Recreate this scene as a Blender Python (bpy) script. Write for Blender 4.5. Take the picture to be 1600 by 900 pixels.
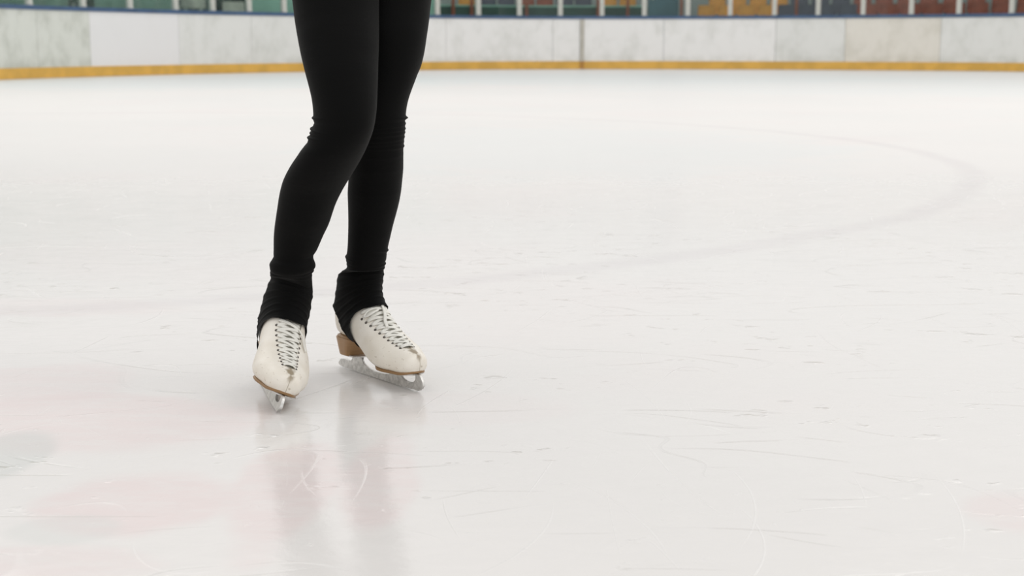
import bpy, bmesh, math, random
import numpy as np
from mathutils import Vector, Matrix, noise

for o in list(bpy.data.objects): bpy.data.objects.remove(o)
C = bpy.context.scene.collection
S = bpy.context.scene
PI = math.pi

# ------------------------------------------------------------------ camera
FPX = 2222.2; PITCH = math.atan(381/FPX); CAMZ = 0.60
cd = bpy.data.cameras.new('camera'); cam = bpy.data.objects.new('camera', cd); C.objects.link(cam)
cd.lens = 50; cd.sensor_width = 36; cd.clip_end = 300; cd.clip_start = 0.05
cam.location = (0, 0, CAMZ); cam.rotation_euler = (PI/2 - PITCH, 0, 0)
cd.dof.use_dof = True; cd.dof.focus_distance = 2.40; cd.dof.aperture_fstop = 7.0
S.camera = cam
# ------------------------------------------------------------------ light and exposure
w = bpy.data.worlds.new('rink_hall_air'); S.world = w; w.use_nodes = True
w.node_tree.nodes['Background'].inputs[0].default_value = (1.0, 0.99, 0.98, 1)
w.node_tree.nodes['Background'].inputs[1].default_value = 0.89
for (x, y, e) in [(-8, 2, 20), (9, 2, 260), (-7, 11, 180), (9, 11, 240), (-7, 18, 250), (9, 18, 250)]:
    ld = bpy.data.lights.new('ceiling_lamp', 'AREA'); ld.shape = 'RECTANGLE'; ld.size = 9; ld.size_y = 3
    ld.energy = e; ld.color = (1.0, 0.975, 0.94)
    lo = bpy.data.objects.new('ceiling_lamp', ld); C.objects.link(lo); lo.location = (x, y, 9.0)
S.view_settings.view_transform = 'Standard'; S.view_settings.look = 'None'
S.view_settings.gamma = 1; S.view_settings.use_curve_mapping = False
S.view_settings.exposure = 0.0

# ------------------------------------------------------------------ geometry from the photograph's perspective
def ray(px, py):
    x = (px-800)/FPX; y = -(py-450)/FPX
    return Vector((x, math.cos(PITCH)+y*math.sin(PITCH), -math.sin(PITCH)+y*math.cos(PITCH)))
def at(px, py, Y):
    r = ray(px, py); k = Y/r.y
    return Vector((r.x*k, Y, CAMZ+r.z*k))
def ground(px, py):
    r = ray(px, py); k = -CAMZ/r.z
    return Vector((r.x*k, r.y*k, 0))

# ------------------------------------------------------------------ helpers
def link(name, me, mat=None, parent=None, smooth=True):
    o = bpy.data.objects.new(name, me); C.objects.link(o)
    if mat: me.materials.append(mat)
    if smooth:
        for p in me.polygons: p.use_smooth = True
    if parent: o.parent = parent
    return o
def mk(name, vs, fs, mat=None, parent=None, smooth=True, fix=True):
    me = bpy.data.meshes.new(name); me.from_pydata([tuple(v) for v in vs], [], fs); me.update()
    if fix:
        bm = bmesh.new(); bm.from_mesh(me)
        bmesh.ops.remove_doubles(bm, verts=bm.verts, dist=1e-6)
        bmesh.ops.recalc_face_normals(bm, faces=bm.faces); bm.to_mesh(me); bm.free()
    return link(name, me, mat, parent, smooth)
def tag(o, label=None, cat=None, group=None, kind=None):
    if label: o['label'] = label
    if cat: o['category'] = cat
    if group: o['group'] = group
    if kind: o['kind'] = kind
    return o
def empty(name, loc=(0, 0, 0), rz=0):
    o = bpy.data.objects.new(name, None); C.objects.link(o); o.location = loc; o.rotation_euler = (0, 0, rz)
    o.empty_display_size = .1
    return o
def copy_tree(o, parent=None):
    c = o.copy(); C.objects.link(c)
    if parent: c.parent = parent
    for ch in list(o.children): copy_tree(ch, c)
    return c
class MB:
    def __init__(s): s.v = []; s.f = []
    def add(s, vs, fs):
        n = len(s.v); s.v += [Vector(v) for v in vs]; s.f += [tuple(i+n for i in f) for f in fs]; return s
    def box(s, a, b):
        (x0, y0, z0), (x1, y1, z1) = a, b
        return s.add([(x0,y0,z0),(x1,y0,z0),(x1,y1,z0),(x0,y1,z0),(x0,y0,z1),(x1,y0,z1),(x1,y1,z1),(x0,y1,z1)],
              [(0,3,2,1),(4,5,6,7),(0,1,5,4),(1,2,6,5),(2,3,7,6),(3,0,4,7)])
    def loft(s, rings, cap0=True, cap1=True, closed=True):
        n = len(rings[0]); base = len(s.v)
        for r in rings: s.v += [Vector(p) for p in r]
        for i in range(len(rings)-1):
            for j in range(n if closed else n-1):
                k = (j+1) % n
                s.f.append((base+i*n+j, base+i*n+k, base+(i+1)*n+k, base+(i+1)*n+j))
        if cap0: s.f.append(tuple(base+j for j in range(n))[::-1])
        if cap1: s.f.append(tuple(base+(len(rings)-1)*n+j for j in range(n)))
        return s
    def tube(s, pts, r, n=8):
        rings = []
        for i, p in enumerate(pts):
            p = Vector(p); a = Vector(pts[max(i-1, 0)]); b = Vector(pts[min(i+1, len(pts)-1)])
            t = (b-a).normalized(); u = t.cross(Vector((0.13, 0.21, 1))).normalized(); v = t.cross(u)
            rings.append([p + (u*math.cos(2*PI*k/n)+v*math.sin(2*PI*k/n))*r for k in range(n)])
        return s.loft(rings)
    def build(s, name, mat, parent=None, smooth=False): return mk(name, s.v, s.f, mat, parent, smooth)
def bevel(o, wd, seg=2):
    m = o.modifiers.new('bevel', 'BEVEL'); m.width = wd; m.segments = seg; m.limit_method = 'ANGLE'; return o

# ------------------------------------------------------------------ materials
class NT:
    def __init__(s, name):
        s.m = bpy.data.materials.new(name); s.m.use_nodes = True; s.t = s.m.node_tree
        s.b = s.t.nodes['Principled BSDF']
    def n(s, typ, **kw):
        nd = s.t.nodes.new(typ)
        for k, v in kw.items(): setattr(nd, k, v)
        return nd
    def sv(s, sock, v):
        if hasattr(v, 'is_output'): s.t.links.new(v, sock)
        elif v is not None: sock.default_value = v
    def math(s, op, a, b=None, c=None, clamp=False):
        nd = s.n('ShaderNodeMath', operation=op, use_clamp=clamp)
        for i, v in enumerate((a, b, c)):
            if v is not None: s.sv(nd.inputs[i], v)
        return nd.outputs[0]
    def coord(s, which='Object'): return s.n('ShaderNodeTexCoord').outputs[which]
    def mapping(s, vec, scale=(1,1,1), rot=(0,0,0), loc=(0,0,0)):
        nd = s.n('ShaderNodeMapping'); s.sv(nd.inputs[0], vec)
        nd.inputs['Scale'].default_value = scale; nd.inputs['Rotation'].default_value = rot; nd.inputs['Location'].default_value = loc
        return nd.outputs[0]
    def noise(s, vec, scale, detail=3, rough=.5, dist=0.0):
        nd = s.n('ShaderNodeTexNoise'); s.sv(nd.inputs['Vector'], vec)
        nd.inputs['Scale'].default_value = scale; nd.inputs['Detail'].default_value = detail
        nd.inputs['Roughness'].default_value = rough; nd.inputs['Distortion'].default_value = dist
        return nd.outputs['Fac']
    def ramp(s, v, a, b):  # smooth 0..1 between a and b
        nd = s.n('ShaderNodeMapRange', interpolation_type='SMOOTHSTEP'); s.sv(nd.inputs[0], v)
        nd.inputs[1].default_value = a; nd.inputs[2].default_value = b
        nd.inputs[3].default_value = 0; nd.inputs[4].default_value = 1
        return nd.outputs[0]
    def mix(s, f, a, b):
        nd = s.n('ShaderNodeMix', data_type='RGBA'); s.sv(nd.inputs[0], f)
        for sock, v in ((nd.inputs[6], a), (nd.inputs[7], b)):
            if isinstance(v, tuple): sock.default_value = (*v, 1)
            else: s.t.links.new(v, sock)
        return nd.outputs[2]
    def bump(s, h, strength, dist, prev=None):
        nd = s.n('ShaderNodeBump'); s.sv(nd.inputs['Height'], h)
        nd.inputs['Strength'].default_value = strength; nd.inputs['Distance'].default_value = dist
        if prev is not None: s.t.links.new(prev, nd.inputs['Normal'])
        return nd.outputs[0]
    def out(s, col=None, rough=None, normal=None, metal=None, spec=None):
        for k, v in (('Base Color', col), ('Roughness', rough), ('Normal', normal), ('Metallic', metal), ('Specular IOR Level', spec)):
            if v is None: continue
            if isinstance(v, tuple): v = (*v, 1)
            s.sv(s.b.inputs[k], v)
        return s.m
def simple(name, col, rough=.5, var=.12, scale=6, metal=0, bump=0, bscale=60):
    t = NT(name); co = t.coord()
    nz = t.noise(co, scale, 4)
    dark = tuple(c*(1-var) for c in col)
    c = t.mix(t.ramp(nz, .35, .65), dark, col)
    nrm = t.bump(t.noise(co, bscale, 3), bump, .002) if bump else None
    return t.out(c, rough, nrm, metal)

def ice_material():
    t = NT('rink_ice'); co = t.coord()
    sep = t.n('ShaderNodeSeparateXYZ'); t.sv(sep.inputs[0], co); X, Y = sep.outputs[0], sep.outputs[1]
    def ring(cx, cy, r, wd, soft):
        dx = t.math('SUBTRACT', X, cx); dy = t.math('SUBTRACT', Y, cy)
        d = t.math('SQRT', t.math('ADD', t.math('MULTIPLY', dx, dx), t.math('MULTIPLY', dy, dy)))
        e = t.math('ABSOLUTE', t.math('SUBTRACT', d, r))
        return t.math('SUBTRACT', 1.0, t.ramp(e, wd, wd+soft))
    def blob(px, py, rx, ry):
        g = ground(px, py)
        dx = t.math('DIVIDE', t.math('SUBTRACT', X, g.x), rx); dy = t.math('DIVIDE', t.math('SUBTRACT', Y, g.y), ry)
        d = t.math('SQRT', t.math('ADD', t.math('MULTIPLY', dx, dx), t.math('MULTIPLY', dy, dy)))
        d = t.math('ADD', d, t.math('MULTIPLY', t.math('SUBTRACT', nzw, .5), 1.5))
        return t.math('SUBTRACT', 1.0, t.ramp(d, .75, 1.15))
    nzw = t.noise(co, 2.3, 4)
    # tint of the paint seen through the ice, plus pink painted into the leg reflections
    base = t.mix(t.ramp(t.noise(co, .35, 3), .35, .65), (.780, .760, .742), (.755, .744, .728))
    base = t.mix(t.math('MULTIPLY', t.ramp(t.noise(t.mapping(co, (1, 1, 1), loc=(7, 3, 0)), .8, 4), .52, .66), .25), base, (.775, .71, .70))
    grain = t.math('ADD', .55, t.math('MULTIPLY', t.ramp(t.noise(t.mapping(co, (.6, 1.6, 1), (0, 0, .25)), 16, 6, .7), .3, .6), .6))
    for (px, py, rx, ry, k) in ((150, 655, .30, .17, .8), (205, 790, .13, .13, .9), (40, 880, .16, .07, .6), (20, 600, .22, .16, .6), (445, 770, .07, .26, .8),
                                (595, 750, .055, .24, .7), (1600, 800, .08, .10, .55), (60, 480, .35, .12, .35), (700, 640, .2, .1, .2)):  # the two long narrow blobs colour in the skater's leg reflections
        base = t.mix(t.math('MULTIPLY', blob(px, py, rx, ry), t.math('MULTIPLY', grain, k*.8)), base, (.765, .665, .655))
    base = t.mix(t.math('MULTIPLY', blob(-10, 715, .07, .14, ), .5), base, (.55, .58, .56))
    base = t.mix(t.math('MULTIPLY', blob(95, 830, .08, .06), .3), base, (.60, .63, .61))
    for (px, py, rx, ry, k) in ((300, 128, 5, 4, .6), (950, 122, 7, 4, .6), (1400, 135, 5, 4, .4), (900, 230, 1.6, 2.0, .3)):
        base = t.mix(t.math('MULTIPLY', blob(px, py, rx, ry), k), base, (.70, .745, .745))
    # painted face-off circle, faint under the ice
    wob = t.math('MULTIPLY', t.math('SUBTRACT', t.noise(co, 1.2, 3), .5), .12)
    (cx, cy, r) = CIRCLE
    dx = t.math('SUBTRACT', X, cx); dy = t.math('SUBTRACT', Y, cy)
    d = t.math('SQRT', t.math('ADD', t.math('MULTIPLY', dx, dx), t.math('MULTIPLY', dy, dy)))
    e = t.math('ABSOLUTE', t.math('SUBTRACT', t.math('ADD', d, wob), r))
    cm = t.math('SUBTRACT', 1.0, t.ramp(e, .015, .10))
    cm = t.math('MULTIPLY', cm, t.math('ADD', .08, t.math('MULTIPLY', t.noise(co, 3, 3), .24)))
    base = t.mix(cm, base, (.52, .47, .50))
    # blade marks: thin contour lines of large soft noises, broken up
    def marks(scale, loc, stretch, rot, eps, mlo, mhi, mscale):
        v = t.mapping(co, stretch, (0, 0, rot), loc)
        n1 = t.noise(v, scale, 0, .4, .3)
        line = t.math('SUBTRACT', 1.0, t.ramp(t.math('ABSOLUTE', t.math('SUBTRACT', n1, .5)), eps*.3, eps))
        msk = t.ramp(t.noise(t.mapping(co, (1, 1, 1), loc=(loc[1], loc[0], 0)), mscale, 2), mlo, mhi)
        return t.math('MULTIPLY', line, msk)
    L = []
    for i in range(7):
        L.append(marks(1.1+.35*i, (3.1*i+1, 7.7*i, 0), (1, .55, 1), .5*i-1.2, .0010+.0003*i, .54, .68, 2.0+.3*i))
    sc = L[0]
    for q in L[1:]: sc = t.math('MAXIMUM', sc, q)
    D_ = []
    for i in range(5):
        D_.append(marks(2.0+.6*i, (13.1*i+5, 2.7*i+4, 0), (.5, 1.3, 1), .35*i-.4, .006, .52, .66, 3.5))
    ds = D_[0]
    for q in D_[1:]: ds = t.math('MAXIMUM', ds, q)
    for (x1, y1, rr, k) in ((1195, 860, .35, 1), (1180, 790, .5, .8), (1500, 800, .8, .8), (760, 610, .9, .8), (840, 500, 1.4, .6), (1010, 620, 1.2, .6), (830, 850, .4, .7), (990, 805, .6, .8)):
        g = ground(x1, y1); a = random.Random(x1).uniform(-.5, .5)
        cxx = g.x - rr*math.cos(a); cyy = g.y - rr*math.sin(a)
        rg = ring(cxx, cyy, rr, .0006, .0012)
        ddx = t.math('SUBTRACT', X, g.x); ddy = t.math('SUBTRACT', Y, g.y)
        dd = t.math('SQRT', t.math('ADD', t.math('MULTIPLY', ddx, ddx), t.math('MULTIPLY', ddy, ddy)))
        rg = t.math('MULTIPLY', rg, t.math('SUBTRACT', 1.0, t.ramp(dd, .05, .18)))
        sc = t.math('MAXIMUM', sc, t.math('MULTIPLY', rg, k))
    # frost crumbs
    fine = t.noise(co, 90, 4, .6)
    crumbs = t.math('MULTIPLY', t.ramp(t.noise(co, 38, 3, .6), .66, .74), t.ramp(t.noise(co, 3.1, 3), .5, .62))
    mott = t.ramp(t.noise(t.mapping(co, (.8, 1.3, 1), (0, 0, -.35)), 22, 7, .72, .5), .35, .70)
    base = t.mix(t.math('MULTIPLY', mott, .10), base, (.64, .63, .615))
    lumps = t.math('MULTIPLY', t.ramp(t.noise(t.mapping(co, (1, 1.5, 1), (0, 0, .4)), 13, 3, .55), .62, .74), t.ramp(t.noise(co, 1.9, 2), .45, .60))
    base = t.mix(t.math('MULTIPLY', ds, .16), base, (.60, .59, .58))
    base = t.mix(t.math('MULTIPLY', t.math('MAXIMUM', t.math('MULTIPLY', sc, .6), t.math('MULTIPLY', crumbs, .6)), .40), base, (.93, .93, .92))
    # surface relief
    h1 = t.noise(t.mapping(co, (1, 2.2, 1), (0, 0, .15)), 7, 5, .6, .4)
    n1 = t.bump(h1, .13, .006)
    n2 = t.bump(t.math('ADD', t.math('MULTIPLY', fine, .15), t.math('SUBTRACT', t.math('ADD', sc, crumbs), ds)), .35, .0012, n1)
    far = t.math('MULTIPLY', t.ramp(Y, 2.5, 9.0), .26)
    n2 = t.bump(t.math('ADD', lumps, t.math('MULTIPLY', mott, .05)), .3, .006, n2)
    rough = t.math('ADD', t.math('ADD', .055, far), t.math('ADD', t.math('MULTIPLY', t.noise(co, 5, 4, .6), .11), t.math('MULTIPLY', sc, .2)))
    t.b.inputs['IOR'].default_value = 1.31
    return t.out(base, rough, n2)

def leather():
    t = NT('cream_white_leather'); co = t.coord()
    sep = t.n('ShaderNodeSeparateXYZ'); t.sv(sep.inputs[0], co); X, Y, Z = sep.outputs
    base = t.mix(t.ramp(t.noise(co, 18, 4), .35, .7), (.82, .765, .67), (.90, .86, .785))
    # scuffed toe cap: brown grazes along the centre seam, specks around
    ax = t.math('ABSOLUTE', X)
    toe = t.ramp(Y, .19, .235)
    graze = t.math('MULTIPLY', t.math('SUBTRACT', 1.0, t.ramp(t.math('ADD', ax, t.math('MULTIPLY', t.math('SUBTRACT', t.noise(co, 90, 3), .5), .02)), .0015, .009)), t.math('MULTIPLY', t.ramp(Y, .200, .215), t.ramp(Z, .05, .064)))
    base = t.mix(t.math('MULTIPLY', graze, .9), base, (.26, .20, .12))
    seam = t.math('MULTIPLY', t.math('SUBTRACT', 1.0, t.ramp(ax, .0004, .0010)), t.ramp(Y, .198, .204))
    base = t.mix(t.math('MULTIPLY', seam, .6), base, (.32, .26, .18))
    speck = t.math('MULTIPLY', t.ramp(t.noise(t.mapping(co, (1, 1, 1.6)), 130, 2), .655, .72), t.math('ADD', .15, t.math('MULTIPLY', t.ramp(Y, .12, .20), .75)))
    base = t.mix(t.math('MULTIPLY', speck, .55), base, (.36, .29, .20))
    low = t.math('MULTIPLY', t.math('SUBTRACT', 1.0, t.ramp(Z, .034, .050)), t.ramp(t.noise(co, 40, 4), .4, .65))
    base = t.mix(t.math('MULTIPLY', low, .35), base, (.55, .47, .36))
    n = t.bump(t.noise(co, 60, 4, .6), .25, .002)
    n = t.bump(t.noise(co, 600, 2), .15, .0004, n)
    return t.out(base, .42, n)
def fabric():
    t = NT('black_legging_fabric'); co = t.coord()
    nz = t.noise(co, 14, 4)
    base = t.mix(nz, (.0013, .0015, .0015), (.0028, .0027, .0026))
    n = t.bump(t.noise(t.mapping(co, (1, 1, 3)), 9, 3), .25, .008)
    n = t.bump(t.noise(co, 700, 2), .5, .0004, n)
    t.b.inputs['Sheen Weight'].default_value = .045; t.b.inputs['Sheen Roughness'].default_value = .5
    t.b.inputs['Sheen Tint'].default_value = (.8, .8, .78, 1)
    return t.out(base, .75, n, spec=.09)
def board_mat(name, col, dirt, dcol=(.40, .42, .36)):
    t = NT(name); co = t.coord()
    n1 = t.noise(t.mapping(co, (1, 1, .7)), 2.2, 5, .65)
    base = t.mix(t.math('MULTIPLY', t.ramp(n1, .42, .75), dirt), col, dcol)
    sep = t.n('ShaderNodeSeparateXYZ'); t.sv(sep.inputs[0], co)
    lo = t.math('MULTIPLY', t.math('SUBTRACT', 1.0, t.ramp(sep.outputs[2], .2, .42)), t.ramp(t.noise(co, 3.5, 4), .35, .6))
    base = t.mix(t.math('MULTIPLY', lo, dirt*.8), base, dcol)
    return t.out(base, .35, t.bump(n1, .1, .01))
def glass_mat(name, tint):
    t = NT(name); nt = t.t; nt.nodes.remove(t.b)
    tr = t.n('ShaderNodeBsdfTransparent'); tr.inputs[0].default_value = (*tint, 1)
    gl = t.n('ShaderNodeBsdfGlossy'); gl.inputs['Roughness'].default_value = .05
    fr = t.n('ShaderNodeFresnel'); fr.inputs[0].default_value = 1.45
    mx = t.n('ShaderNodeMixShader'); t.sv(mx.inputs[0], t.math('MULTIPLY', fr.outputs[0], t.math('ADD', .5, t.math('MULTIPLY', t.noise(t.coord(), 3, 3), .3))))
    nt.links.new(tr.outputs[0], mx.inputs[1]); nt.links.new(gl.outputs[0], mx.inputs[2])
    nt.links.new(mx.outputs[0], nt.nodes['Material Output'].inputs[0])
    return t.m
def steel():
    t = NT('brushed_blade_steel'); co = t.coord()
    n1 = t.noise(co, 120, 4, .7)
    c = t.mix(t.ramp(n1, .3, .7), (.50, .49, .47), (.78, .77, .75))
    return t.out(c, t.math('ADD', .25, t.math('MULTIPLY', n1, .3)), t.bump(n1, .3, .0006), .75)
def heel_mat(name, a, b):
    t = NT(name); co = t.coord()
    wv = t.noise(t.mapping(co, (1, 1, 12)), 22, 3)
    return t.out(t.mix(wv, a, b), .38)

# ------------------------------------------------------------------ the rink: plan of the curved boards
BX = [0, 80, 160, 300, 450, 700, 900, 1100, 1300, 1450, 1600]
BD = [24.2, 25.6, 26.9, 29.2, 31.4, 34.5, 35.3, 35.0, 34.1, 33.1, 31.8]
cpts = [(-10.6, 3), (-10.55, 9), (-10.3, 15), (-9.6, 20.3)] + [((x-800)/FPX*d*1.0145, d) for x, d in zip(BX, BD)] + [(13.9, 28.6), (15.2, 22.5), (15.8, 16), (16.0, 8)]
def catmull(P, n=12):
    out = []
    for i in range(len(P)-1):
        p0 = np.array(P[max(i-1, 0)]); p1 = np.array(P[i]); p2 = np.array(P[i+1]); p3 = np.array(P[min(i+2, len(P)-1)])
        for k in range(n):
            s = k/n
            out.append(.5*((2*p1)+(-p0+p2)*s+(2*p0-5*p1+4*p2-p3)*s*s+(-p0+3*p1-3*p2+p3)*s**3))
    out.append(np.array(P[-1])); return np.array(out)
PLAN = catmull(cpts, 16)
for _ in range(200):
    PLAN[1:-1] = PLAN[1:-1]*.5 + (PLAN[2:]+PLAN[:-2])*.25
seg = np.hypot(*(PLAN[1:]-PLAN[:-1]).T); ARC = np.concatenate([[0], np.cumsum(seg)]); ALEN = ARC[-1]
PXA = PLAN[:, 0]/PLAN[:, 1]/1.0145*FPX+800          # image column at which each plan point stands
def arc_of(px): return float(np.interp(px, PXA, ARC))
def plan(s, off=0.0):
    x = np.interp(s, ARC, PLAN[:, 0]); y = np.interp(s, ARC, PLAN[:, 1])
    x2 = np.interp(s+.05, ARC, PLAN[:, 0]); y2 = np.interp(s+.05, ARC, PLAN[:, 1])
    x1 = np.interp(s-.05, ARC, PLAN[:, 0]); y1 = np.interp(s-.05, ARC, PLAN[:, 1])
    t = Vector((x2-x1, y2-y1)).normalized(); nrm = Vector((-t.y, t.x))    # outward, away from the ice
    return Vector((x+nrm.x*off, y+nrm.y*off)), t, nrm
def px_arc(px, off):      # arc position whose offset point stands in image column px
    lo, hi = 0., ALEN
    for _ in range(40):
        m = (lo+hi)/2; p, _, _ = plan(m, off)
        if (p.x/p.y/1.0145*FPX+800 < px) if p.y > 0.5 else (p.x < 0): lo = m
        else: hi = m
    return lo
def strip(s0, s1, o0, o1, z0, z1, step=.3):            # a curved bar along the boards, as loft rings
    n = max(2, int(abs(s1-s0)/step)+1); rings = []
    for i in range(n+1):
        s = s0+(s1-s0)*i/n
        a, _, _ = plan(s, o0); b, _, _ = plan(s, o1)
        rings.append([(a.x, a.y, z0), (b.x, b.y, z0), (b.x, b.y, z1), (a.x, a.y, z1)])
    return rings

# face-off circle fitted through three points of its faint line
pA, pB, pC = ground(1518, 272), ground(1000, 408), ground(560, 452)
def circ(a, b, c):
    ax, ay, bx, by, cx, cy = a.x, a.y, b.x, b.y, c.x, c.y
    d = 2*(ax*(by-cy)+bx*(cy-ay)+cx*(ay-by))
    ux = ((ax*ax+ay*ay)*(by-cy)+(bx*bx+by*by)*(cy-ay)+(cx*cx+cy*cy)*(ay-by))/d
    uy = ((ax*ax+ay*ay)*(cx-bx)+(bx*bx+by*by)*(ax-cx)+(cx*cx+cy*cy)*(bx-ax))/d
    return ux, uy, math.hypot(ax-ux, ay-uy)
CIRCLE = circ(pA, pB, pC); print('CIRCLE', CIRCLE)

M = {}
M['ice'] = ice_material(); M['leather'] = leather(); M['fabric'] = fabric(); M['steel'] = steel()
M['tongue'] = simple('grey_white_tongue_leather', (.78, .76, .68), .5, .15, 40)
M['lace'] = simple('white_flat_lace', (.90, .885, .82), .6, .08, 60, 0, .4, 900)
M['eyelet'] = simple('dark_metal_eyelet', (.06, .05, .04), .5)
M['sole'] = heel_mat('brown_sole_leather', (.25, .14, .06), (.36, .21, .09))
M['heel'] = heel_mat('tan_stacked_heel', (.33, .185, .085), (.45, .27, .13))
M['board_dirty'] = board_mat('grubby_white_board', (.72, .74, .69), .55)
M['board_clean'] = board_mat('clean_white_board', (.84, .84, .845), .04)
M['board_white'] = board_mat('white_board', (.88, .88, .87), .26)
M['board_grey'] = board_mat('pale_grey_board', (.80, .81, .79), .30)
M['board_warm'] = board_mat('cream_board', (.80, .775, .71), .35, (.47, .45, .36))
M['yellow'] = simple('yellow_kick_plastic', (.78, .46, .085), .4, .16, 3)
M['blue'] = simple('blue_cap_rail', (.055, .115, .23), .35, .2, 3)
M['post'] = simple('pale_grey_post', (.62, .63, .58), .4, .1, 5)
M['joint'] = simple('grey_joint_strip', (.56, .54, .48), .6, .15, 6)
M['rustj'] = simple('brown_kick_joint', (.50, .25, .05), .6, .2, 6)
M['glass'] = glass_mat('rink_glass', (.86, .93, .90))
M['green'] = simple('green_partition', (.34, .55, .47), .6, .18, 1.5)
M['dkgreen'] = simple('dark_green_partition', (.05, .10, .085), .7, .3, 1.2)
M['door_dark'] = simple('charcoal_door', (.035, .045, .045), .6, .3, 2)
M['slate'] = simple('slate_blue_door', (.10, .18, .23), .6, .2, 1)
M['rust'] = simple('rust_red_post', (.34, .09, .05), .6, .2, 4)
M['orange'] = simple('orange_seat_plastic', (.85, .37, .065), .45, .2, 5)
M['navy'] = simple('navy_seat_plastic', (.10, .095, .145), .45, .2, 5)
M['red'] = simple('brick_red_seat_plastic', (.38, .085, .05), .45, .25, 5)
M['bench'] = simple('pale_bench_wood', (.66, .62, .57), .6, .2, 3)
M['concrete'] = simple('stand_concrete', (.16, .19, .20), .8, .2, 2)
M['wall'] = simple('pale_hall_wall', (.36, .38, .38), .8, .1, .5)

# ice sheet, concrete under the stands, far hall wall
def sheet(name, x0, x1, y0, y1, z, mat, n=2):
    me_v = [(x0, y0, z), (x1, y0, z), (x1, y1, z), (x0, y1, z)]
    return mk(name, me_v, [(0, 1, 2, 3)], mat, smooth=False, fix=False)
tag(sheet('floor', -22, 28, -12, 52, 0, M['ice']), 'scratched white skating ice', kind='structure'); del bpy.data.objects['floor']['label']
for (nm, o0, o1, z0, z1, mt) in (('floor_walkway', .16, 1.35, 0.01, .18, 'concrete'), ('floor_lower_terrace', 1.35, 2.35, 0.01, .74, 'concrete'), ('floor_upper_terrace', 2.35, 3.6, 0.01, .98, 'concrete')):
    b = MB(); b.loft(strip(0, ALEN, o0, o1, z0, z1, .8)); tag(b.build(nm, M[mt]), kind='structure')
b = MB(); b.loft(strip(0, ALEN, 3.62, 3.85, 0.01, 2.5, .8)); tag(b.build('wall_back', M['wall']), kind='structure')

# ------------------------------------------------------------------ boards, one thing per panel
ZK, ZC = .19, 1.20
panels = [(-420, -150, 'board_dirty', None), (-150, 80, 'board_dirty', 'grubby pale rink board at the far left edge with a dark seam on its right'),
 (80, 160, 'board_dirty', 'narrow grubby grey rink board left of the clean white board'),
 (160, 295, 'board_clean', 'bright clean white rink board set between duller boards at left'),
 (295, 405, 'board_grey', 'pale grey rink board right of the clean white board'),
 (405, 560, 'board_grey', 'pale grey rink board partly hidden by the left leg of the skater'),
 (560, 700, 'board_white', 'white rink board just right of the black thighs'),
 (700, 862, 'board_white', 'white rink board under the third to fifth glass posts right of the skater'),
 (862, 903, 'board_white', 'very narrow white rink board left of the grey joint strip'),
 (903, 1030, 'board_white', 'white rink board with grey joint strip on its left edge'),
 (1030, 1200, 'board_white', 'wide white rink board below the orange seats'),
 (1200, 1305, 'board_grey', 'off-white rink board below the navy seats'),
 (1305, 1450, 'board_warm', 'cream tinted rink board below the left red seats'),
 (1450, 1640, 'board_grey', 'pale grey rink board at the far right edge'), (1640, 1900, 'board_grey', None)]
def clampa(px): 
    return arc_of(px)
for (x0, x1, mt, lab) in panels:
    if lab is None: continue
    s0 = max(0, arc_of(x0))+.004; s1 = min(ALEN, arc_of(x1))-.004
    if x0 == -150: s0 = .1
    if x1 == 1640: s1 = ALEN-.1
    b = MB(); b.loft(strip(s0, s1, 0, .10, .012, ZC)); root = b.build('rink_board', M[mt])
    tag(root, lab, 'rink board', 'white boards around the ice')
    b = MB(); b.loft(strip(s0-.0035, s1+.0035, -.018, .0, .004, ZK)); k = b.build('kick_plate', M['yellow'], root); k['label'] = 'yellow kick plate'
    b = MB(); b.loft(strip(s0-.0035, s1+.0035, -.025, .13, ZC, ZC+.075)); k = b.build('cap_rail', M['blue'], root); k['label'] = 'blue cap rail'
    if x0 == 903:
        b = MB(); b.loft(strip(s0+.001, s0+.10, -.022, .0, ZK, ZC)); b.build('joint_strip', M['joint'], root)
        b = MB(); b.loft(strip(s0+.001, s0+.10, -.035, -.019, .004, ZK)); k = b.build('joint_strip', M['rustj'], root); k['label'] = 'brown foot of the joint strip'

# ------------------------------------------------------------------ posts and glass panes on the boards
posts = [-10, 70, 151, 222, 291, 347, 402, 455, 512, 571, 629, 687, 749, 811, 873, 936, 1000, 1066, 1130, 1197, 1263, 1331, 1404, 1476, 1556, 1640]
ordn = ['first','second','third','fourth','fifth','sixth','seventh','eighth','ninth','tenth','eleventh','twelfth','thirteenth','fourteenth','fifteenth','sixteenth','seventeenth','eighteenth','nineteenth','twentieth']
hidden = {512, 571, 629}
vis_left = [p for p in posts if 0 < p < 460]; vis_right = [p for p in posts if 680 < p < 1600]
def post_label(px):
    if px in vis_left: return 'pale grey glass post on the blue cap rail, %s from the left edge' % ordn[vis_left.index(px)]
    return 'pale grey glass post on the blue cap rail, %s right of the skater' % ordn[vis_right.index(px)]
pb = MB(); pb.box((-.055, -.045, 0), (.055, .045, 1.35))
pb.box((-.058, -.055, 0), (.058, .055, .03))
first = None
for px in posts:
    if not (0 < px < 1600) or px in hidden: continue
    p, t, nn = plan(px_arc(px, .055), .055)
    if first is None:
        o = first = pb.build('glass_post', M['post']); bevel(o, .012, 2)
    else: o = first.copy(); C.objects.link(o)
    o.location = (p.x, p.y, ZC+.075); o.rotation_euler = (0, 0, math.atan2(t.y, t.x))
    tag(o, post_label(px), 'post', 'posts holding the rink glass')
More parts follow.
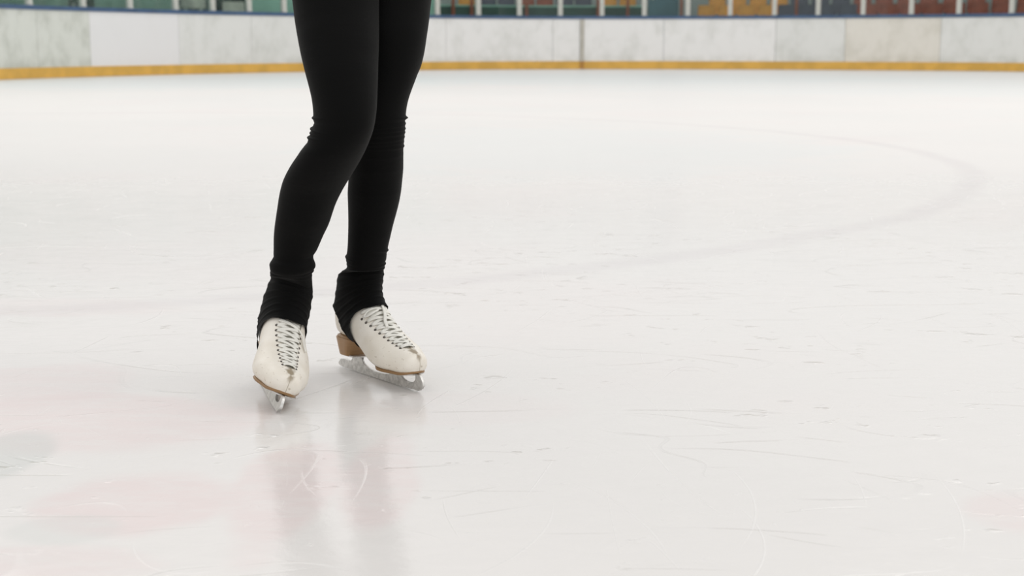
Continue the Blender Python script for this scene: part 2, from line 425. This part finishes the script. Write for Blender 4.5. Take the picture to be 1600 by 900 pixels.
def pane_label(a, c):
    if c in vis_left and a not in vis_left: return 'clear glass screen at the left edge, left of the first post'
    if a in vis_left and c in vis_left: return 'clear glass screen between the %s and %s posts from the left edge' % (ordn[vis_left.index(a)], ordn[vis_left.index(c)])
    if a in vis_left: return 'clear glass screen just left of the skater, mostly behind her thigh'
    if a not in vis_right and c in vis_right: return 'clear glass screen just right of the skater, left of the first post there'
    if a in vis_right and c in vis_right: return 'clear glass screen between the %s and %s posts right of the skater' % (ordn[vis_right.index(a)], ordn[vis_right.index(c)])
    return 'clear glass screen at the right edge, right of the last post'
for a, c in zip(posts[:-1], posts[1:]):
    if a in (512, 571): continue
    s0 = px_arc(a, .055)+.075; s1 = px_arc(c, .055)-.075
    b = MB(); b.loft(strip(s0, s1, .049, .061, ZC+.078, ZC+1.40, .5)); o = b.build('glass_screen', M['glass'])
    tag(o, pane_label(a, c), 'glass screen', 'glass screens on top of the boards')

# ------------------------------------------------------------------ stands behind the glass
def make_seat(col):
    r = empty('stadium_seat')
    def shell(prof, hw, thick):      # prof: (y,z); gently dished across, ribbed
        rings = []
        n = 8
        for (y, z, wd, dish) in prof:
            fr = []; bk = []
            for i in range(n+1):
                u = -1+2*i/n
                fr.append((hw*wd*u, y - dish*(u*u), z)); bk.append((hw*wd*u, y - dish*(u*u)+thick, z))
            rings.append(fr+bk[::-1])
        return rings
    prof = []
    for i in range(19):
        v = i/18; z = .44+.40*v
        wd = 1.0 if v < .88 else math.sqrt(max(0.02, 1-((v-.88)/.13)**2))*.15+.85
        rib = .010*(1 if i % 2 else -1)
        prof.append((.02+.08*v+rib, z, wd, .035))
    b = MB(); b.loft(shell(prof, .218, .018)); b.build('backrest', M[col], r, True)
    rings = []
    for i in range(10):
        v = i/9; y = .04-.40*v; z = .425+.02*math.cos(v*6)*.5 - (.03*v**4)
        rings.append([(-.205, y, z), (.205, y, z), (.205, y, z-.02), (0, y, z-.035), (-.205, y, z-.02)])
    b = MB(); b.loft(rings); bevel(b.build('seat_pan', M[col], r), .008)
    for sx in (-.13, .13):
        b = MB(); b.tube([(sx, -.10, .41), (sx, -.08, .2), (sx, -.10, .002)], .018); b.tube([(sx, -.10, .40), (sx, .08, .44)], .014)
        b.build('leg', M['door_dark'], r, True)
    return r
protos = {}
def seat(col, px, off, z, label, group):
    s = px_arc(px, off); p, t, nn = plan(s, off)
    if col not in protos: protos[col] = o = make_seat(col)
    else: o = copy_tree(protos[col])
    o.location = (p.x, p.y, z); o.rotation_euler = (0, 0, math.atan2(t.y, t.x))
    tag(o, label, 'seat', group)
blocks = [('orange', 1094, 1208), ('navy', 1222, 1316), ('red', 1338, 1640)]
names = {'orange': 'orange', 'navy': 'navy blue', 'red': 'brick red'}
for (rowname, off, z) in (('lower', 1.95, .74), ('upper', 2.95, .98)):
    sa, sb = px_arc(1094, off), px_arc(1600, off); cn = {}
    for i in range(int((sb-sa)/.45)+2):
        s = sa+.45*i+(.225 if rowname == 'upper' else 0); p, t, nn = plan(s, off); px = p.x/p.y/1.0145*FPX+800
        col = 'orange' if px < 1206 else 'navy' if px < 1322 else 'red'
        k = cn.get(col, 0); cn[col] = k+1
        seat(col, px, off, z, '%s seat behind the glass, %s of the %s %s row from the left' % (names[col], ordn[k], rowname, names[col]), '%s seats behind the glass at right' % names[col])
# seats of the middle stand: higher up, behind the dark green parapet
mid = [('orange', 732), ('navy', 764), ('navy', 792), ('red', 822), ('red', 850), ('navy', 880), ('navy', 908), ('orange', 946), ('orange', 975)]
cnt = {}
for col, px in mid:
    c0 = cnt.get(col, 0); cnt[col] = c0+1
    seat(col, px, 2.95, .98, '%s seat above the dark green parapet, %s %s one right of the skater' % (names[col], ordn[c0], names[col]), 'seats above the dark green parapet')
def partition(x0, x1, off, z0, z1, mat, name, label, cat, th=.06, ribs=0):
    s0, s1 = px_arc(x0, off), px_arc(x1, off)
    b = MB(); b.loft(strip(s0, s1, off, off+th, z0, z1, .5)); o = b.build(name, M[mat]); bevel(o, .006, 1)
    tag(o, label, cat)
    return o, s0, s1
# middle: parapet with rust red uprights
o, s0, s1 = partition(676, 1004, 1.45, .745, 1.52, 'dkgreen', 'parapet', 'dark green parapet low behind the glass right of the skater', 'parapet')
b = MB(); b.loft(strip(s0, s1, 1.44, 1.53, 1.52, 1.56, .5)); b.build('top_rail', M['green'], o)
for i, px in enumerate([711, 739, 822, 930, 975, 1056, 1230]):
    p, t, nn = plan(px_arc(px, 1.38), 1.38)
    b = MB(); b.box((-.035, -.03, 0), (.035, .03, 2.4)); b.box((-.07, -.05, 0), (.07, .05, .02)); o = b.build('railing_post', M['rust'])
    o.location = (p.x, p.y, .74 if False else .745); o.rotation_euler = (0, 0, math.atan2(t.y, t.x))
    where = ['%s from the skater, before the dark green parapet' % ordn[i]]*1
    lab = 'rust red upright behind the glass, %s one right of the skater' % ordn[i] if i < 5 else ('rust red upright beside the slate blue door' if i == 5 else 'rust red upright in front of the navy seats')
    tag(o, lab, 'post', 'rust red uprights in the stands')
o, s0, s1 = partition(1006, 1052, 1.50, .745, 2.75, 'slate', 'stand_door', 'slate blue door behind the glass between dark green parapet and orange seats', 'door')
b = MB(); b.loft(strip(s0+.08, s0+.11, 1.44, 1.50, 1.7, 1.85)); b.build('handle', M['post'], o)
# left: green partition with dark doors and pale benches
segs = [(-60, 130, 'green', 'green partition panel behind the glass at the far left'), (172, 292, 'green', 'green partition panel behind the glass above the clean white board'),
        (404, 520, 'green', 'green partition panel behind the glass just left of the skater'), (600, 690, 'green', 'narrow green partition panel behind the glass just right of the skater')]
for (x0, x1, mt, lab) in segs:
    o, s0, s1 = partition(x0, x1, 1.40, .185, 2.6, mt, 'green_partition', lab, 'partition'); tag(o, group='green partitions behind the glass at left')
    b = MB(); b.loft(strip(s0, s1, 1.37, 1.40, .185, .30)); b.build('skirting', M['dkgreen'], o)
for (x0, x1, lab) in ((132, 171, 'charcoal door behind the glass between two green partitions at left'), (292, 404, 'dark recessed team box behind the glass left of the skater')):
    o, s0, s1 = partition(x0, x1, 1.55, .185, 2.55, 'door_dark', 'charcoal_door' if x0 == 132 else 'team_box_wall', lab, 'door' if x0 == 132 else 'wall panel')
    b = MB(); b.loft(strip(s0+.05, s0+.08, 1.49, 1.55, 1.2, 1.4)); b.build('handle', M['post'], o)
for (x0, x1, zz, lab) in ((306, 342, 1.36, 'pale bench behind the glass left of the sixth post from the left edge'), (368, 400, 1.30, 'pale bench behind the glass left of the green partition beside the skater')):
    s0, s1 = px_arc(x0, 1.2), px_arc(x1, 1.2)
    b = MB(); b.loft(strip(s0, s1, 1.30, 1.34, zz, zz+.22)); root = b.build('bench', M['bench']); bevel(root, .01)
    tag(root, lab, 'bench', 'benches behind the glass at left')
    b = MB(); b.loft(strip(s0, s1, .95, 1.30, zz-.25, zz-.21)); b.build('seat', M['bench'], root)
    for s in (s0+.08, s1-.14):
        b = MB(); b.loft(strip(s, s+.06, 1.0, 1.05, .185, zz-.25)); b.loft(strip(s, s+.06, 1.30, 1.35, .185, zz)); b.build('leg', M['post'], root)

# ------------------------------------------------------------------ skates
SEC = np.array([  # By, Bz, Ty, Tz, half width
 (.2460,.040,.2468,.045,.006),(.2445,.036,.2465,.053,.0145),(.238,.034,.2425,.061,.0235),(.226,.032,.231,.067,.0305),
 (.208,.032,.213,.072,.0370),(.185,.032,.195,.077,.0445),(.160,.034,.174,.084,.0455),(.135,.042,.155,.094,.0430),
 (.110,.053,.138,.105,.0395),(.085,.061,.124,.117,.0365),(.055,.066,.113,.130,.035),(.026,.067,.106,.142,.0345),
 (.008,.071,.102,.153,.034),(.000,.086,.100,.163,.034),(.000,.108,.099,.172,.034),(.007,.132,.099,.181,.0345),
 (.012,.156,.100,.190,.0345),(.016,.178,.101,.198,.0335)])
NS = len(SEC)
def secval(u):
    u = min(max(u, 0), NS-1-1e-9); i = int(u); s = u-i
    p0 = SEC[max(i-1, 0)]; p1 = SEC[i]; p2 = SEC[min(i+1, NS-1)]; p3 = SEC[min(i+2, NS-1)]
    return .5*((2*p1)+(-p0+p2)*s+(2*p0-5*p1+4*p2-p3)*s*s+(-p0+3*p1-3*p2+p3)*s**3)
WIDE = 1.0
BEND = 0.0        # sideways flex of the boot shaft
def sp(c, e): return math.copysign(abs(c)**e, c)
def surf(u, ph, mir=1):
    By, Bz, Ty, Tz, wd = secval(u); c, s = math.cos(ph), math.sin(ph)
    shaft = min(max((u-8)/5, 0), 1)
    if s < 0: x = wd*sp(c, .62+.3*shaft); v = .42+.42*sp(s, .62+.25*shaft)
    else: x = wd*sp(c, .92); v = .42+.58*sp(s, 1.0)
    toe = min(max((6-u)/5, 0), 1)
    x -= (0 if mir > 0 else mir*.006)*toe
    if mir > 0 and x < 0: x *= 1-.27*min(max((8-u)/4, 0), 1)
    z = Bz+(Tz-Bz)*v
    x *= 1+(WIDE-1)*(1-min(max((z-.15)/.04, 0), 1))
    return Vector((x+BEND*max(0, z-.07), By+(Ty-By)*v, z))
def snorm(u, ph, mir=1):
    e = 1e-3; u0 = min(max(u, .02), NS-1.02)
    a = surf(u0+e, ph, mir)-surf(u0-e, ph, mir); b = surf(u0, ph+e, mir)-surf(u0, ph-e, mir)
    n = b.cross(a)
    if n.length < 1e-12: return Vector((0, 1, 0))
    n.normalize()
    ctr = Vector((0, (secval(u0)[0]+secval(u0)[2])/2, (secval(u0)[1]+secval(u0)[3])/2))
    return n if n.dot(surf(u0, ph, mir)-ctr) > 0 else -n
def clipgrid(P, F, wrap=True):      # P[i][j] points, F[i][j] scalar; keeps F>=0 with an interpolated edge
    vs = []; fs = []; vid = {}; eid = {}
    def V(i, j):
        if (i, j) not in vid: vid[(i, j)] = len(vs); vs.append(P[i][j])
        return vid[(i, j)]
    def E(a, b):
        k = (a, b) if a < b else (b, a)
        if k not in eid:
            fa, fb = F[k[0][0]][k[0][1]], F[k[1][0]][k[1][1]]; s = fa/(fa-fb)
            eid[k] = len(vs); vs.append(P[k[0][0]][k[0][1]].lerp(P[k[1][0]][k[1][1]], min(max(s, .02), .98)))
        return eid[k]
    n = len(P[0])
    for i in range(len(P)-1):
        for j in range(n if wrap else n-1):
            k = (j+1) % n; q = [(i, j), (i, k), (i+1, k), (i+1, j)]; poly = []
            for a in range(4):
                A, B = q[a], q[(a+1) % 4]; fa, fb = F[A[0]][A[1]], F[B[0]][B[1]]
                if fa >= 0: poly.append(V(*A))
                if (fa >= 0) != (fb >= 0): poly.append(E(A, B))
            if len(poly) >= 3: fs.append(poly)
    return vs, fs
def phi_for_x(u, xt, mir):
    lo, hi = .2, PI/2
    for _ in range(30):
        m = (lo+hi)/2
        if surf(u, m, 0).x > xt: lo = m
        else: hi = m
    return lo
def ribbon(path, nrms, wd, th):
    rings = []
    for i, p in enumerate(path):
        t = (path[min(i+1, len(path)-1)]-path[max(i-1, 0)]).normalized(); n = nrms[i]; s = t.cross(n).normalized(); n = s.cross(t).normalized()
        rings.append([p+s*wd*.5, p+s*wd*.32+n*th*.5, p-s*wd*.32+n*th*.5, p-s*wd*.5, p-s*wd*.32-n*th*.5, p+s*wd*.32-n*th*.5])
    return rings
def extrude_profile(outer, holes, th, name, mat, parent):
    cu = bpy.data.curves.new('profile', 'CURVE'); cu.dimensions = '2D'; cu.fill_mode = 'BOTH'; cu.extrude = th/2; cu.bevel_depth = .0003
    for pts in [outer]+holes:
        s = cu.splines.new('POLY'); s.points.add(len(pts)-1); s.use_cyclic_u = True
        for i, (a, b) in enumerate(pts): s.points[i].co = (a, b, 0, 1)
    co = bpy.data.objects.new('profile', cu); C.objects.link(co)
    dg = bpy.context.evaluated_depsgraph_get(); me = bpy.data.meshes.new_from_object(co.evaluated_get(dg))
    bpy.data.objects.remove(co); bpy.data.curves.remove(cu)
    me.transform(Matrix(((0, 0, 1, 0), (1, 0, 0, 0), (0, 1, 0, 0), (0, 0, 0, 1))))   # (a,b,0) -> (0,a,b)
    me.name = name; me.materials.clear()
    return link(name, me, mat, parent, False)
def smooth_poly(pts, n=5):
    out = []; N = len(pts)
    for i in range(N):
        p0, p1, p2, p3 = [np.array(pts[(i+k) % N]) for k in (-1, 0, 1, 2)]
        for k in range(n):
            s = k/n; out.append(tuple(.5*((2*p1)+(-p0+p2)*s+(2*p0-5*p1+4*p2-p3)*s*s+(-p0+3*p1-3*p2+p3)*s**3)))
    return out

def make_skate(parent, Mx, mir, label):
    NU, NP = 130, 96
    uo = [ (NS-1)*i/NU for i in range(NU+1)]; ph = [2*PI*j/NP for j in range(NP)]
    P = [[surf(u, p, mir)+snorm(u, p, mir)*.0015 for p in ph] for u in uo]
    def slot(u, p):
        if math.sin(p) <= 0: return 1
        hw = -.02 if u < 3.8 else min(.0075+.0021*(u-3.8), .0135*math.sqrt(min(1, (u-3.8)/.8)))
        return abs(surf(u, p, 0).x)-hw
    F = [[slot(u, p) for p in ph] for u in uo]
    vs, fs = clipgrid(P, F); n0 = len(vs)
    # close the tip of the toe
    vs.append(surf(0, 0, mir)*.5+surf(0, PI, mir)*.5+Vector((0, .0012, 0)))
    tip = len(vs)-1
    boot = mk('skate_boot', vs, fs, M['leather'], parent)
    bm = bmesh.new(); bm.from_mesh(boot.data)
    bmesh.ops.holes_fill(bm, edges=[e for e in bm.edges if e.is_boundary and all(v.co.y > .2455 for v in e.verts)], sides=200)
    bmesh.ops.delete(bm, geom=[v for v in bm.verts if not v.link_faces], context='VERTS'); bm.to_mesh(boot.data); bm.free()
    for p in boot.data.polygons: p.use_smooth = True
    sd = boot.modifiers.new('thickness', 'SOLIDIFY'); sd.thickness = .002; sd.offset = -1
    boot.matrix_world = Mx; boot['label'] = label
    # tongue
    pj = [PI/2-1.0+2.0*j/24 for j in range(25)]; ui = [3.9+(NS-1-3.9)*i/60 for i in range(61)]
    rings = [[surf(u, p, mir)-snorm(u, p, mir)*(.0008 if True else 0) for p in pj] for u in ui]
    b = MB(); b.loft(rings, False, False, closed=False); b.build('tongue', M['tongue'], boot, True)
    # eyelets and laces
    us = [4.15, 4.7, 5.25, 5.8, 6.35, 6.95, 7.55, 8.2, 8.85, 9.5, 10.1]
    eye = {}
    for k, u in enumerate(us):
        xe = min(.0135+.0018*k, .029)
        for sd_ in (1, -1):
            p = phi_for_x(u, xe, mir); p = p if sd_ > 0 else PI-p
            c = surf(u, p, mir); n = snorm(u, p, mir); eye[(k, sd_)] = (u, p)
            if k > 9: continue
            a = n.cross(Vector((0, 0, 1))).normalized(); bb = n.cross(a)
            rs = []
            for (r, h) in ((.0008, .0014), (.0008, .0021), (.0020, .0024), (.0026, .0018), (.0026, .0012)):
                rs.append([c+n*h+(a*math.cos(2*PI*q/12)+bb*math.sin(2*PI*q/12))*r for q in range(12)])
            b = MB(); b.loft(rs); b.build('eyelet', M['eyelet'], boot, True)
    b = MB(); rnd = random.Random(5+mir)
    def lace(k0, s0, k1, s1, off, wd=.0066, u1=None):
        (ua, pa), (ub, pb) = eye[(k0, s0)], eye[(k1, s1)]
        pa += (PI/2-pa)*.10; pb += (PI/2-pb)*.10
        if u1 is not None: ub = u1
        path, nr = [], []; wob = rnd.uniform(-.06, .06)
        for i in range(15):
            s = i/14; u = ua+(ub-ua)*s+wob*math.sin(PI*s); p = pa+(pb-pa)*s; n = snorm(u, p, mir)
            path.append(surf(u, p, mir)+n*(.0022+off*math.sin(PI*s)**.6)); nr.append(n)
        b.loft(ribbon(path, nr, wd, .0011))
    for k in range(len(us)-1):
        lace(k, 1, k+1, -1, .0012 if k % 2 else .0024)
        lace(k, -1, k+1, 1, .0026 if k % 2 else .0012)
    lace(0, 1, 0, -1, .0025)
    # loose ends and a loop lying over the crossings
    def free(pts, wd=.005):
        path, nr = [], []
        q = catmull(pts, 6)
        for (u, p, off) in q:
            n = snorm(u, p, mir); path.append(surf(u, p, mir)+n*off); nr.append(n)
        b.loft(ribbon(path, nr, wd, .0011))
    h = PI/2
    if mir > 0:      # on the foot at the viewer's left
        free([(9.7, h+.36, .0035), (9.3, h+.44, .006), (8.9, h+.55, .007), (8.2, h+.62, .006), (7.6, h+.72, .004)])
    else:
        free([(10.4, h+.15, .006), (9.4, h+.1, .008), (8.6, h+.02, .009), (7.9, h-.08, .008), (7.2, h-.12, .006)], .0065)
        free([(9.5, h-.1, .007), (9.2, h-.35, .012), (9.0, h-.62, .012), (9.3, h-.75, .009), (9.7, h-.5, .008), (9.8, h-.15, .006)], .0035)
    b.build('laces', M['lace'], boot, True)
    # sole: a leather layer following the under edge from heel to toe
    rings = []
    for i in range(70):
        u = .3+(11.6-.3)*i/69; By, Bz, Ty, Tz, wd = secval(u)
        hw = wd*.87*(1-.38*min(1, max(0, (u-5.6)/1.2))*min(1, max(0, (10.2-u)/1.0)))
        if u > 11: hw *= math.sqrt(max(.05, 1-((u-11)/.62)**2))
        cx = (0 if mir > 0 else -mir*.006)*min(max((6-u)/5, 0), 1)
        rings.append([(cx-hw, By+.001, Bz+.002), (cx-hw-.0012, By+.001, Bz-.001), (cx-hw, By+.001, Bz-.0030), (cx+hw, By+.001, Bz-.0030), (cx+hw+.0012, By+.001, Bz-.001), (cx+hw, By+.001, Bz+.002)])
        if mir > 0: rings[-1] = [(x*(1-.27*min(max((8-u)/4, 0), 1)) if x < 0 else x, y, z) for x, y, z in rings[-1]]
        rings[-1] = [(x*WIDE, y, z) for x, y, z in rings[-1]]
    b = MB(); b.loft(rings); b.build('sole', M['sole'], boot, True)
    # stacked heel
    rings = []
    for i in range(9):
        v = i/8; z = .031+(.0645-.031)*v; bk = .006-.006*v; fr = .050+.020*v**1.6; hw = .0235+.0085*v
        r = []
        for k in range(32):
            a = 2*PI*k/32; c_, s_ = math.cos(a), math.sin(a)
            yy = (bk+hw) + (s_*hw if s_ < 0 else s_*(fr-bk-hw)); ex = .5 if s_ > 0 else 1
            r.append((hw*sp(c_, ex), (bk+hw)+(sp(s_, 1)*hw if s_ < 0 else sp(s_, .35)*(fr-bk-hw)), z))
        rings.append(r)
    b = MB(); b.loft(rings); bevel(b.build('heel', M['heel'], boot, False), .0008, 1)
    # blade with toe pick, two stanchions and the window between them
    outer = [(-.014, .0085), (-.0145, .0050), (-.012, .0028), (.0, .0014), (.04, .0004), (.10, .0), (.17, .0002), (.215, .0009), (.236, .0022), (.247, .0018), (.2485, .0040), (.2515, .0035),
             (.2530, .0065), (.2565, .0070), (.2575, .0105), (.2610, .0115), (.2610, .0150), (.2595, .0185), (.2555, .0240), (.2500, .0300), (.236, .0300), (.2385, .0245), (.2375, .0190), (.232, .0145),
             (.220, .0118), (.207, .0122), (.196, .0155), (.190, .0225), (.187, .0290), (.168, .0290), (.166, .0240), (.162, .0180), (.154, .0145), (.135, .0118), (.110, .0108), (.088, .0125), (.072, .0185), (.066, .0240), (.064, .0305),
             (.034, .0305), (.033, .0230), (.029, .0175), (.020, .0160), (.008, .0165), (-.006, .0150)]
    bl = extrude_profile(outer, [], .0042, 'blade', M['steel'], boot)
    b = MB()
    def plate(y0, y1, z, hw0, hw1, th=.0026):
        rr = []
        for i in range(13):
            v = i/12; y = y0+(y1-y0)*v; hw = (hw0+(hw1-hw0)*v)*math.sqrt(max(.08, 1-(2*v-1)**6))
            rr.append([(-hw, y, z-th), (hw, y, z-th), (hw, y, z), (-hw, y, z)])
        b.loft(rr)
    plate(.010, .066, .0322, .020, .018); plate(.150, .238, .0298, .026, .026, .0022)
    b.build('mounting_plate', M['steel'], bl)
    for ch in boot.children: pass
    return boot

person = empty('person', (0, 0, 0))
tag(person, 'skater standing on the ice in black stirrup leggings and worn white figure skates', 'person')
def skate_matrix(tip, rear, lean):
    d = (Vector((tip.x, tip.y, 0))-Vector((rear.x, rear.y, 0))).normalized()
    side = d.cross(Vector((0, 0, 1)))                      # local +x = right of travel
    R = Matrix((( side.x, d.x, 0, 0), (side.y, d.y, 0, 0), (0, 0, 1, 0), (0, 0, 0, 1)))
    o = Vector((tip.x, tip.y, 0)) - d*.2550
    return Matrix.Translation(o+Vector((0, 0, .0008))) @ R @ Matrix.Rotation(lean, 4, 'Y')
tipR, rearR = ground(659, 614), ground(531, 572)
tipL, rearL = ground(434, 648), ground(411, 604)
print('blade length R', (tipR-rearR).length, tipR, rearR, tipL)
MR = skate_matrix(tipR, rearR, math.radians(-2))
ML = skate_matrix(tipL, rearL, math.radians(-23))
BEND = .16; WIDE = 1.12
bootL = make_skate(person, ML, 1, 'left of the two skates, toe towards the viewer, leaning inwards')
BEND = 0.0; WIDE = 1.0
bootR = make_skate(person, MR, -1, 'right of the two skates, seen from its side with the long blade showing')

# ------------------------------------------------------------------ leggings
def interp(tab, y):
    ys = [r[0] for r in tab]; i = int(np.searchsorted(ys, y)) - 1; i = min(max(i, 0), len(tab)-2)
    s = (y-ys[i])/(ys[i+1]-ys[i]); out = []
    for c in range(1, len(tab[0])):
        p = [tab[min(max(i+k, 0), len(tab)-1)][c] for k in (-1, 0, 1, 2)]
        hs = [tab[min(max(i+k, 0), len(tab)-1)][0] for k in (-1, 0, 1, 2)]
        h = hs[2]-hs[1]
        m1 = (p[2]-p[0])/max(hs[2]-hs[0], 1e-6)*h; m2 = (p[3]-p[1])/max(hs[3]-hs[1], 1e-6)*h
        out.append((2*s**3-3*s*s+1)*p[1]+(s**3-2*s*s+s)*m1+(-2*s**3+3*s*s)*p[2]+(s**3-s*s)*m2)
    return out
legL = [(-150, 442, 600, 2.50), (-60, 449, 594, 2.46), (0, 457, 592, 2.43), (50, 464, 592, 2.40), (100, 474, 591, 2.37), (150, 486.5, 589.5, 2.345), (180, 490, 587.5, 2.335), (200, 489, 584, 2.332),
        (220, 481, 577, 2.335), (240, 467, 568, 2.345), (260, 453.5, 557, 2.36), (280, 443.5, 545, 2.375), (300, 438, 533.5, 2.39), (320, 434.5, 524, 2.40), (350, 430, 513.5, 2.415), (370, 428.3, 504, 2.425),
        (390, 428, 495.5, 2.43), (402, 426.8, 489.5, 2.432), (411, 422, 491.7, 2.433), (417, 422.5, 492.4, 2.434), (423, 422, 491, 2.435), (429, 423, 486, 2.436)]
legR = [(-150, 545, 688, 2.56), (-60, 549, 680, 2.53), (0, 550, 674, 2.52), (50, 550, 668, 2.50), (100, 552, 659, 2.49), (120, 552, 651, 2.485), (150, 550, 640, 2.48), (165, 549, 636, 2.48), (180, 548, 634, 2.48), (200, 547, 632.5, 2.485),
        (230, 546, 630.5, 2.495), (260, 545.5, 630, 2.505), (283, 544.5, 628.5, 2.515), (300, 543.5, 626.5, 2.52), (320, 544, 622.5, 2.525), (350, 544.5, 614.5, 2.53), (370, 544, 610, 2.53), (390, 543, 605.5, 2.53), (400, 541.5, 604.2, 2.53), (406, 541, 603.4, 2.53), (417, 542, 601.6, 2.53), (421, 541, 601, 2.53)]
# folds: y0, amplitude px, half width px, centre angle (0 right, 180 left, 270 front), angular spread, sag towards the front, tilt
foldL = [(184, 3.0, 2.2, 180, 38, 0), (192, -1.4, 2.2, 180, 60, -2), (199.5, 4.2, 1.9, 182, 42, 8), (206, 3.0, 2.0, 185, 40, 6), (213.5, 4.0, 2.4, 185, 45, 3), (222, -1.0, 3, 200, 50, 6), (234, .6, 5, 230, 50, 4),
         (399, -.8, 2.5, 270, 200, 6), (414, 1.2, 4, 270, 100, 6), (421, -2.0, 2.0, 270, 200, 7)]
foldR = [(184, 4.2, 2.3, 0, 36, 0), (189, -.8, 2, 320, 70, 3), (193, 1.6, 2.2, 330, 70, 5), (201, 1.6, 2.2, 340, 70, 3), (207, 1.6, 2, 330, 80, 4), (214, 1.4, 2.2, 320, 80, 5), (221, 1.0, 2.2, 310, 80, 4), (228, 1.8, 2, 340, 70, 3),
         (240, .7, 3, 300, 60, 5), (263, .5, 3, 280, 60, 3), (300, .4, 3, 300, 50, 2), (391, 2.2, 2.0, 350, 60, -2), (396, -.7, 2, 300, 80, -2), (400, 1.8, 2.0, 190, 60, 4), (409, -1.0, 2, 280, 200, 5), (412, 1.2, 2, 330, 80, 2), (415, -1.0, 1.8, 280, 200, 3)]
NT_ = 96
def leg_rings(tab, folds, y0, y1, step=1.0, bfac=1.04):
    rings = []; y = y0
    while y <= y1+1e-6:
        xl, xr, D = interp(tab, y); cxp = (xl+xr)/2; c = at(cxp, y, D); pxm = (at(cxp+1, y, D)-c).x
        a = (xr-xl)/2*pxm; r = []
        for j in range(NT_):
            th = 2*PI*j/NT_; ct, st = math.cos(th), math.sin(th); ex = 0.0
            for (f0, am, wd, ang, spd, sag) in folds:
                dd = (math.degrees(th)-ang+180) % 360-180
                if abs(dd) > spd*2.2: continue
                yy = f0+sag*max(0, -st)
                if abs(y-yy) > wd*3.5: continue
                ex += am*math.exp(-((y-yy)/wd)**2)*math.exp(-(dd/spd)**2)
            ex += .5*noise.noise(Vector((ct*1.5, st*1.5, y*.03+tab[0][1])))
            R = a + ex*pxm
            r.append(Vector((c.x+R*ct, c.y+R*st*bfac, c.z)))
        rings.append(r); y += step
    return rings
# signed field over the boot: the legging covers the shaft and runs down in a stirrup under the arch
FZ = [.030, .045, .060, .075, .090, .105, .118, .126, .132, .145]
FYR = [.110, .105, .099, .091, .083, .083, .092, .103, .118, .2]     # front hem, y at height z
RZ = [.030, .050, .070, .090, .110, .125, .135, .145]
RYR = [.088, .081, .069, .050, .032, .012, -.004, -.05]             # rear hem
def cover_field(p, mir):
    f1 = float(np.interp(p.z, FZ, FYR))-p.y-(.7*max(0, -p.x) if mir > 0 else 0); f2 = p.y-float(np.interp(p.z, RZ, RYR))
    return min(f1, f2)
lg = MB()
def cover(Mx, mir, legring, seed, bulge, n_br=26):
    ui = [5.5+(NS-1-5.5)*i/150 for i in range(151)]; pj = [2*PI*j/NT_ for j in range(NT_)]
    P, F = [], []
    for u in ui:
        rp, rf = [], []
        for p in pj:
            q = surf(u, p, mir); n = snorm(u, p, mir); f = cover_field(q, mir)
            off = .0042 + .0045*max(0, math.sin(p))**6*min(1, max(0, (11.5-u)/1.5)) + .0012*noise.noise(q*38+Vector((seed, 0, 0))) + .0010*max(0, math.sin(u*5.5+1.2*math.sin(p)))*min(max((u-9)/2, 0), 1)
            off += .0010*math.exp(-(f/.0022)**2)          # hem roll
            rp.append(Mx @ (q+n*off)); rf.append(f)
        P.append(rp); F.append(rf)
    vs, fs = clipgrid(P, F); lg.add(vs, fs)
    # inner face of the hem
    top = P[-1]; ctr = sum(top, Vector())/len(top); lc = sum(legring, Vector())/len(legring)
    la = sorted([(math.atan2(v.y-lc.y, v.x-lc.x) % (2*PI), v) for v in legring], key=lambda q: q[0]); ang = np.array([q[0] for q in la]); pts = np.array([tuple(q[1]) for q in la])
    ang3 = np.concatenate([ang-2*PI, ang, ang+2*PI]); pts3 = np.vstack([pts]*3)
    tgt = []
    for v in top:
        a = math.atan2(v.y-ctr.y, v.x-ctr.x) % (2*PI)
        tgt.append(Vector([float(np.interp(a, ang3, pts3[:, k])) for k in range(3)]))
    rings = []
    for i in range(n_br+1):
        s = i/n_br; w_ = s*s*(3-2*s); c = ctr.lerp(lc, s); r = []
        for a_, b_ in zip(top, tgt):
            p = (a_-ctr).lerp(b_-lc, w_)
            k = 1
            th = math.atan2(p.y, p.x)
            for (s0, am, wd, sag) in bulge:
                k += am*math.exp(-((s-s0+sag*max(0, -math.sin(th)))/wd)**2)
            r.append(c+Vector((p.x*k, p.y*k, p.z)))
        rings.append(r)
    lg.loft(rings, False, False)
rL = leg_rings(legL, foldL, -150, 428); rR = leg_rings(legR, foldR, -150, 419)
lg.loft(rL[::1], True, False); lg.loft(rR, True, False)
BEND = .16; WIDE = 1.12
cover(ML, 1, rL[-1], 3, [(.9, .02, .10, .25)])
BEND = 0.0; WIDE = 1.0
cover(MR, -1, rR[-1], 9, [(.55, .03, .12, .0)])
# hips, above the picture
hl = sum(rL[0], Vector())/NT_; hr = sum(rR[0], Vector())/NT_; hc = (hl+hr)/2
rings = []
for (z, a, b_) in ((-.10, .10, .08), (-.06, .145, .115), (0, .165, .13), (.08, .168, .13), (.15, .15, .115), (.22, .128, .10), (.25, .125, .097)):
    rings.append([Vector((hc.x+a*math.cos(2*PI*j/48)*.95+.0*j, hc.y+.01+b_*math.sin(2*PI*j/48), hl.z+z)) for j in range(48)])
lg.loft(rings)
leggings = mk('leggings', lg.v, lg.f, M['fabric'], person)
leggings['label'] = 'black stirrup leggings worn over the boots'
